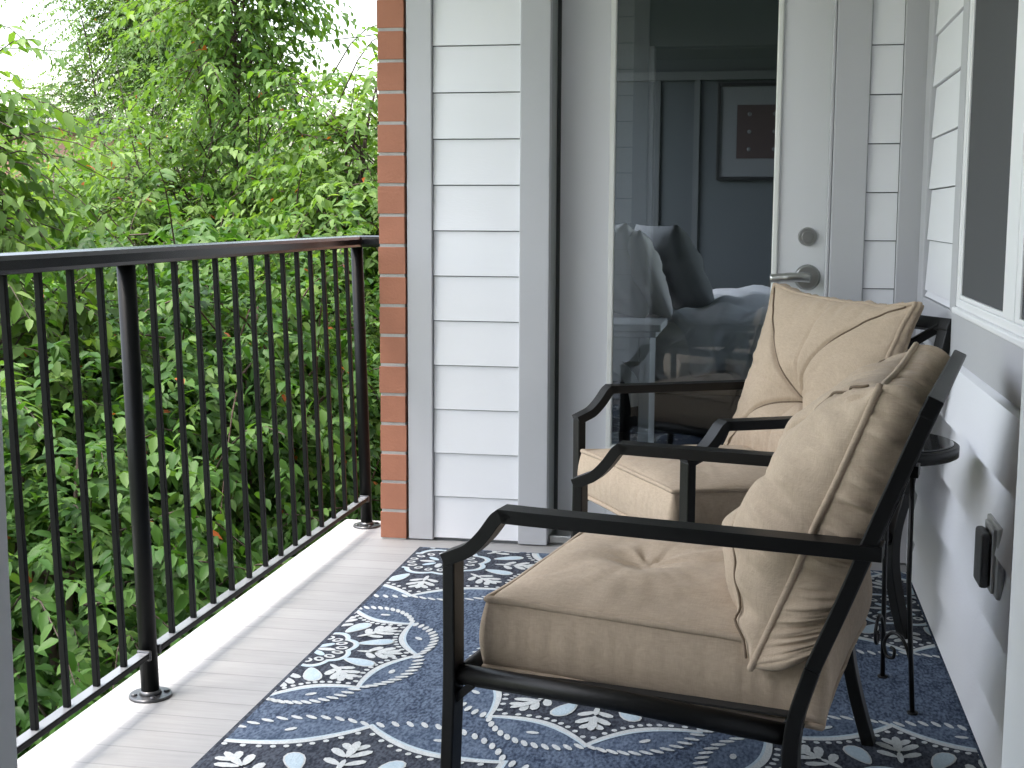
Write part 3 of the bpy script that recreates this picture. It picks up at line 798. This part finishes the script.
def make_chair(label, loc, rz, seed, back, top_z=.845, top_s=.692, seat_dx=0., tc=CW/2, hw=.328):
    t = thing('deep_armchair', label, 'armchair', loc, rz, 'cushioned patio armchairs')
    Y = (0, 1, 0)
    dz = top_z-.845
    rear = [(.552, 0), (.520, .11), (.500, .21), (.503, .30), (.529, .396), (.576-(.692-top_s)*.38, .517), (.625-(.692-top_s)*.62, .651)]
    for y in (0, CW):
        # front leg, with the arm rising from it in one bend
        bm = bmesh.new(); bar(bm, spline([(-.112, y, 0), (-.106, y, .12), (-.100, y, .30), (-.100, y, .515)], 5), .023, .046, Y)
        obj('leg', bm, 'black', t, bevel=.003)
        bm = bmesh.new(); bar(bm, spline([(-.1105, y, .513), (-.088, y, .523), (-.062, y, .536), (-.036, y, .562), (-.014, y, .592), (-.004, y, .601)], 5)+[Vector((.05, y, .600)), Vector((.30, y, .598)), Vector((.63-(.692-top_s), y, .596))], .024, .048, Y)
        obj('armrest', bm, 'black', t, bevel=.003)
        bm = bmesh.new(); bar(bm, spline([(s, y, z) for s, z in rear[:5]], 6), .026, .040, Y)
        obj('leg', bm, 'black', t, bevel=.003)
        bm = bmesh.new(); bar(bm, spline([(s, y, z) for s, z in rear[4:]], 5)+[Vector((top_s, y, .826+dz))], .026, .040, Y)
        obj('back_post', bm, 'black', t, bevel=.003)
    # back: top rail, lower rail and crossed straps
    bm = bmesh.new()
    bar(bm, [(top_s, -.021, .826+dz), (top_s, CW+.021, .826+dz)], .0265, .034, Vector((.41, 0, .91)))
    obj('back_rail', bm, 'black', t, bevel=.003)
    bm = bmesh.new()
    P = lambda u, v: Vector((.560-(.692-top_s)*.3+(.138-(.692-top_s)*.7)*v, .02+(CW-.04)*u, .475+(.345+dz)*v))
    nrm = Vector((.94, 0, -.38))
    bar(bm, [P(0, 1), P(.5, .5), P(1, 0)], .008, .03, nrm)
    for v in bm.verts: v.co += nrm*-.009
    bar(bm, [P(0, 0), P(.5, .5), P(1, 1)], .03, .008, nrm)
    bar(bm, [P(0, 0), P(1, 0)], .024, .02, nrm)
    obj('back_lattice', bm, 'black', t, bevel=.002)
    bm = bmesh.new()
    for y in (.004, CW-.004): tube(bm, [(-.09, y, .302), (.20, y, .294), (.495, y, .276)], .0185, 14)
    tube(bm, [(-.085, .02, .300), (-.085, CW-.02, .300)], .0175, 14); tube(bm, [(.495, .02, .280), (.495, CW-.02, .280)], .0165, 14)
    for y in (0, CW):
        s = 1 if y == 0 else -1
        bar(bm, [(-.098, y, .255), (-.06, y, .290)], .014, .02, Y)
    obj('seat_frame', bm, 'black', t, bevel=.0)
    obj('sling_light_block', boxes((-.075, .49, .03, CW-.03, .296, .300)), 'under', t)  # thin panel added under the cushion to block light
    sc_ = cushion('seat_cushion', t, (.243+seat_dx, CW/2, .417), (.9992, 0, -.040), (0, 1, 0), (.040, 0, .9992), .297, .298, .127, .127, .040, .012, .012,
            [], seed+2, 110, .006, .0, tuft=.022, puck=.008, a0=-.3, gus=.22, ripple=.25)
    fo, L_, hh, t0, t1, bulge, sag, ear, wr, tw, slump, a0, rip = back
    lx, lz = L_; l = math.hypot(lx, lz); lx /= l; lz /= l
    cushion('back_cushion', t, (fo[0], tc, fo[1]), (lx, 0, lz), (0, 1, 0), (-lz, 0, lx), hh, hw, t0, t1, bulge, sag, ear,
            [(.86, -.105, 1), (1.92, .28, 1), (-.22, -.30, 1), (-2.0, -.22, 1), (.12, -.12, .45), (2.95, .1, .4), (1.35, -.1, .22), (-1.3, 0, .22)], seed, 160, wr, .01, tw, slump=slump, a0=a0, puck=.006, gus=.65, ripple=rip, low=.3 if rip > 1.5 else .1, lift=.080 if rip > 1.5 else .02)
    return t
# the chairs: near one turned slightly, far one in the corner
make_chair('tan cushioned armchair nearest the viewer, its slouched back pillow seen from the side', (-.4206, 2.198, .006), -.1855, 11,
           ((.519, .614), (.178, .457), .246, .090, .080, .150, .040, .045, .011, 0, 0, -.12, 1.7))
make_chair('tan cushioned armchair in the far corner beside the door, its tufted back facing out', (-.0765, 3.2687, .006), .5187, 47,
           ((.456, .642), (.36, .933), .262, .095, .050, .062, .055, .035, .005, .028, 0, -.2, 1.2), .85, .640, -.055, .372, .305)

# ------------------------------------------------------------------ side table
tb = thing('side_table', 'small round black table with wire legs between the chair backs and wall', 'table', (.275, 3.09, .006))
bm = bmesh.new()
for r0, r1, z0, z1 in ((.168, .175, .575, .579), (.175, .175, .579, .601), (.175, .171, .601, .604)):
    tube(bm, [(0, 0, z0), (0, 0, z1)], [r0, r1], 48)
o = obj('rim', bm, 'black', tb)
bm = bmesh.new(); tube(bm, [(0, 0, .6042), (0, 0, .608)], [.164, .162], 48); obj('glass_top', bm, 'table_glass', tb)
for a in (-50, 72, 190):
    a = R(a); c, s = math.cos(a), math.sin(a)
    bm = bmesh.new()
    tube(bm, [(c*.105, s*.105, .576), (c*.108, s*.108, .30), (c*.135, s*.135, 0.004)], .0058, 8)
    disc(bm, (c*.136, s*.136, 0), .012, (0, 0, 1), .006, 12)
    # scroll that curls inwards off the leg
    P = [Vector((c*.128, s*.128, .07)), Vector((c*.120, s*.120, .125)), Vector((c*.095, s*.095, .165)), Vector((c*.062, s*.062, .168)), Vector((c*.042, s*.042, .14)),
         Vector((c*.050, s*.050, .112)), Vector((c*.070, s*.070, .112)), Vector((c*.074, s*.074, .130)), Vector((c*.062, s*.062, .134))]
    tube(bm, spline(P, 5), .0042, 7)
    obj('leg', bm, 'black', tb)

# ------------------------------------------------------------------ trees
def frame_from(t):
    ref = np.where(np.abs(t[:, 2:3]) < .9, np.array([[0, 0, 1.]]), np.array([[1., 0, 0]]))
    u = np.cross(ref, t); u /= np.linalg.norm(u, axis=1, keepdims=True)+1e-9
    return u

def leaves_mesh(name, P, A, Nn, Ln, Wd, tone, mat, parent, simple=False):
    """P base, A axis, Nn normal, Ln length, Wd width (arrays)"""
    n = len(P)
    A = A/(np.linalg.norm(A, axis=1, keepdims=True)+1e-9)
    S = np.cross(A, Nn); S /= np.linalg.norm(S, axis=1, keepdims=True)+1e-9
    Nn = np.cross(S, A)
    L = Ln[:, None]; Wd = Wd[:, None]
    if simple:
        v = np.stack([P, P+A*L*.45+S*Wd*.5+Nn*L*.06, P+A*L-Nn*L*.10, P+A*L*.45-S*Wd*.5+Nn*L*.06], 1)
        fv = np.array([[0, 1, 2], [0, 2, 3]]); k = 4
    else:
        m1 = P+A*L*.30-Nn*L*.01; m2 = P+A*L*.66-Nn*L*.05
        v = np.stack([P, P+A*L*.28+S*Wd*.46+Nn*Wd*.16, P+A*L*.64+S*Wd*.40+Nn*Wd*.08-Nn*L*.04, P+A*L-Nn*L*.17,
                      P+A*L*.64-S*Wd*.40+Nn*Wd*.08-Nn*L*.04, P+A*L*.28-S*Wd*.46+Nn*Wd*.16, m1, m2], 1)
        fv = np.array([[0, 1, 6], [1, 2, 7], [1, 7, 6], [2, 3, 7], [7, 3, 4], [6, 7, 4], [6, 4, 5], [0, 6, 5]]); k = 8
    co_ = v.reshape(-1, 3)
    F = (np.arange(n)[:, None, None]*k+fv[None]).reshape(-1, 3)
    me = bpy.data.meshes.new(name)
    me.vertices.add(len(co_)); me.vertices.foreach_set('co', co_.astype(np.float32).ravel())
    me.loops.add(F.size); me.loops.foreach_set('vertex_index', F.astype(np.int32).ravel())
    me.polygons.add(len(F)); me.polygons.foreach_set('loop_start', np.arange(0, F.size, 3, dtype=np.int32))
    me.update(calc_edges=True)
    at = me.attributes.new('tone', 'FLOAT', 'POINT'); at.data.foreach_set('value', np.repeat(tone, k).astype(np.float32))
    me.polygons.foreach_set('use_smooth', np.ones(len(F), dtype=bool))
    return link(name, me, mat, parent)

def tree(name, label, base, lobes, n_sprays, leaf, per, seed, mat, bark, cat='tree', group=None, trunk_r=.09, xmax=-1.72, simple=False, spray=(.35, .7), gap=.34, limbs=9, bare=None, shell=.45):
    rg = np.random.default_rng(seed)
    bx, by = base
    t = thing(name, label, cat, (bx, by, GZ), 0, group)
    org = np.array([bx, by, GZ])
    # spray origins inside the lobes
    vol = np.array([l[3]*l[4]*l[5] for l in lobes]); vol = vol/vol.sum()
    which = rg.choice(len(lobes), n_sprays*3, p=vol)
    Lb = np.array(lobes, float)
    d = rg.normal(size=(len(which), 3)); d /= np.linalg.norm(d, axis=1, keepdims=True)
    r = (shell+(1-shell)*rg.random(len(which)))*(1+.14*rg.normal(size=len(which)))
    C = Lb[which, :3]+d*r[:, None]*Lb[which, 3:6]
    keep = np.array([noise.noise(Vector(c)*1.25+Vector((seed*3.1, 0, 0))) > -gap for c in C]) & (C[:, 0] < xmax-.12) & (C[:, 2] > GZ+.1)
    C, d, which = C[keep][:n_sprays], d[keep][:n_sprays], which[keep][:n_sprays]
    n = len(C)
    D = d*np.array([1, 1, .5])+rg.normal(size=(n, 3))*.45+np.array([0, 0, .22])
    D /= np.linalg.norm(D, axis=1, keepdims=True)
    SL = rg.uniform(*spray, n)
    tt = (np.arange(per)+.5)/per
    droop = rg.uniform(.35, .75, n)
    def along(i_t):
        return C[:, None]+D[:, None]*SL[:, None, None]*i_t[None, :, None]+np.array([0, 0, -1.])[None, None]*(SL*droop)[:, None, None]*(i_t**2)[None, :, None]
    Pm = along(tt)
    Tg = D[:, None]-np.array([0, 0, 2.])[None, None]*(droop[:, None, None]*tt[None, :, None])
    Tg /= np.linalg.norm(Tg, axis=2, keepdims=True)
    P = Pm.reshape(-1, 3); T = Tg.reshape(-1, 3)
    S = frame_from(T)
    sgn = np.tile(np.where(np.arange(per) % 2 == 0, 1., -1.), n)[:, None]
    A = T*.55+S*sgn*.75+rg.normal(size=P.shape)*.28+np.array([0, 0, -.38])
    Nn = np.array([0, 0, 1.])+rg.normal(size=P.shape)*.38+d.repeat(per, 0)*.25
    ln = leaf*rg.uniform(.62, 1.18, len(P)); wd = ln*rg.uniform(.40, .54, len(P))
    base_tone = np.clip(rg.normal(.5, .16, n), 0, 1).repeat(per)
    tone = np.clip(base_tone+rg.normal(0, .16, len(P)), 0, 1)
    tone = np.minimum(tone, .98); tone[rg.random(len(tone)) < .0035] = 1.
    ok = P[:, 0]+ln < xmax
    leaves_mesh('crown', (P-org)[ok], A[ok], Nn[ok], ln[ok], wd[ok], tone[ok], mat, t, simple)
    # trunk, limbs and twigs
    bm = bmesh.new()
    top = np.mean(Lb[:, :3], 0)
    hi = Lb[np.argmax(Lb[:, 2]+Lb[:, 5])]
    axis = [np.array([bx, by, GZ-.05]), np.array([bx+.05, by+.05, GZ+1.2]), (np.array([bx, by, GZ+1.2])+hi[:3])/2+rg.normal(size=3)*.12, hi[:3], hi[:3]+np.array([.1, .05, hi[5]*.8])]
    ax = spline(axis, 6); m = len(ax)
    tube(bm, [Vector(p)-Vector(org) for p in ax], [trunk_r*(1-.9*i/(m-1)) for i in range(m)], 8)
    ends = rg.choice(n, min(limbs, n), replace=False)
    for e in ends:
        k = int(rg.integers(m//4, m-3)); a = ax[k]; b = Vector(C[e])
        if b.z < a.z-.4: a = ax[max(3, m//5)]
        mid = (a+b)/2+Vector((0, 0, .18*(b-a).length))*.6+Vector(rg.normal(size=3)*.06)
        tube(bm, [p-Vector(org) for p in spline([a, mid, b, b+Vector(D[e])*SL[e]], 4)], [trunk_r*.34*(1-.88*i/12) for i in range(13)], 5, False)
    st = along(np.array([-.5, 0., .35, .7, 1.]))
    for i in rg.choice(n, min(n, 420), replace=False):
        tube(bm, [Vector(p)-Vector(org) for p in st[i]], [.0055, .005, .004, .003, .002], 3, False)
    obj('trunk', bm, bark, t)
    return t

G1 = 'trees close outside the railing'
tree('broadleaf_tree', 'broadleaf tree filling the view low behind the left end of the railing', (-3.1, 4.7), [(-2.75, 4.75, -.85, 1.0, 1.25, 1.35), (-3.6, 5.3, -1.4, 1.0, 1.0, 1.5)], 2700, .076, 17, 1, 'leaf_a', 'bark', group=G1, gap=.25, limbs=6, trunk_r=.06)
tree('broadleaf_tree', 'broadleaf tree rising just behind the middle of the railing, reaching the hand rail', (-2.9, 6.5), [(-2.6, 6.3, -.55, .95, 1.2, 1.5), (-2.5, 5.6, -1.5, .8, 1.0, 1.2), (-3.2, 6.9, .2, .8, .9, .7)], 3400, .076, 17, 2, 'leaf_a', 'bark_red', group=G1, gap=.25, limbs=6, trunk_r=.06)
tree('broadleaf_tree', 'slim upright tree beside the brick corner with leafy top against the sky', (-2.55, 8.2), [(-2.45, 7.9, .0, .75, 1.1, 1.3), (-2.48, 8.1, 1.35, .38, .5, .8), (-2.8, 8.3, .8, .45, .6, .6)], 2100, .076, 16, 3, 'leaf_b', 'bark_red', group=G1, gap=.24, trunk_r=.045, shell=.3)
tree('broadleaf_tree', 'tall tree with reddish stems rising out of the top of the photo', (-3.8, 9.0), [(-3.62, 8.9, 2.55, .42, .6, 1.1), (-3.85, 8.8, .9, .8, .9, .9)], 1300, .074, 16, 4, 'leaf_b', 'bark_red', group=G1, gap=.2, limbs=14, trunk_r=.034, shell=.2)
tree('broadleaf_tree', 'tree at the left photo edge with large pale drooping leaves', (-3.8, 5.6), [(-3.72, 5.45, 1.25, .36, .45, .9), (-3.75, 5.6, .2, .7, .8, .7)], 640, .092, 14, 5, 'leaf_b', 'bark', group=G1, gap=.2, trunk_r=.045)
tree('broadleaf_tree', 'bushy tree with arching twigs above the left half of the hand rail', (-4.9, 8.0), [(-4.6, 7.9, .25, 1.2, 1.1, .95), (-5.4, 8.4, .0, 1.2, 1.1, 1.1), (-4.3, 7.6, -1.2, 1.1, 1.0, 1.4)], 2600, .076, 16, 6, 'leaf_b', 'bark', group=G1, gap=.25, trunk_r=.06)
G2 = 'trees farther back'
tree('locust_tree', 'fine leaved tree standing alone against the white sky at the upper left', (-8.0, 15.6), [(-7.45, 15.1, 3.4, .85, 1.0, .8), (-6.7, 15.2, 2.9, 1.0, 1.0, .9), (-8.1, 15.4, 2.4, .8, .8, .5), (-7.3, 15.2, 4.2, .7, .7, .6)], 1700, .062, 26, 7, 'leaf_c', 'bark', group=G2, simple=True, gap=.12, spray=(.35, .8), limbs=16, shell=.15, trunk_r=.06)
tree('dense_tree', 'dense rounded tree far behind the railing, left of the tall reddish tree', (-6.2, 13.2), [(-5.9, 13.0, 1.1, 1.6, 1.4, 1.2), (-5.0, 13.2, 1.5, 1.0, 1.2, 1.1), (-6.0, 12.6, -1.2, 2.0, 1.5, 1.6)], 2100, .08, 17, 8, 'leaf_c', 'bark', group=G2, simple=True, spray=(.4, .8))
tree('dense_tree', 'leafy tree far behind at the left edge below the overhead cable', (-8.3, 12.8), [(-7.9, 12.6, .6, 1.6, 1.5, 1.5), (-6.9, 12.4, .8, 1.0, 1.0, 1.2), (-8.2, 12.4, -1.5, 1.9, 1.5, 1.5)], 2700, .08, 17, 9, 'leaf_c', 'bark', group=G2, simple=True, spray=(.4, .8))
tree('dense_tree', 'leafy tree far behind the slim upright tree, close to the brick corner', (-4.0, 12.8), [(-3.9, 12.6, .3, 1.5, 1.4, 1.2), (-4.0, 12.4, -1.4, 1.7, 1.4, 1.7), (-4.7, 12.9, 1.2, .7, .9, .8)], 1800, .08, 17, 10, 'leaf_c', 'bark', group=G2, simple=True, spray=(.4, .8))
tree('dense_tree', 'wide tree in the distance behind all the others, its top in the sky gap', (-9.0, 19.5), [(-8.9, 19.2, .9, 2.2, 2, 1.5), (-6.6, 19.6, 1.3, 1.6, 1.6, 1.4), (-8.0, 19, -1.4, 3.2, 1.8, 1.8)], 2200, .10, 17, 12, 'leaf_c', 'bark', group=G2, simple=True, spray=(.5, 1.0))

# ------------------------------------------------------------------ far house and cable
hb = thing('brick_house', 'pinkish brick house half hidden behind the trees at far left', 'house', (-30.3, 45, GZ))
obj('wall', boxes((-4.5, 4.5, 0, 7, 0, 7.4)), 'house', hb)
bm = bmesh.new()
A = [bm.verts.new(p) for p in ((-5, -.5, 7.4), (5, -.5, 7.4), (5, 7.5, 7.4), (-5, 7.5, 7.4), (-5, 3.5, 8.2), (5, 3.5, 8.2))]
for f in ((0, 1, 5, 4), (2, 3, 4, 5), (0, 4, 3), (1, 2, 5), (0, 3, 2, 1)): bm.faces.new([A[i] for i in f])
obj('roof', bm, 'roof', hb)
for x in (-2.4, 1.4):
    wn = obj('window', boxes((x, x+1.1, -.05, .02, 5.3, 7.0)), 'white_frame', hb)
    obj('pane', boxes((x+.08, x+1.02, -.07, -.052, 5.38, 6.92)), 'outlet_dark', wn)
bm = bmesh.new(); tube(bm, spline([(-22, 24, 5.2), (-14.5, 22.6, 4.15), (-9, 22, 3.9), (-3, 21.5, 4.4)], 8), .011, 6)
tag(obj('overhead_cable', bm, 'cable'), 'thin dark cable crossing the white sky at upper left', 'cable')
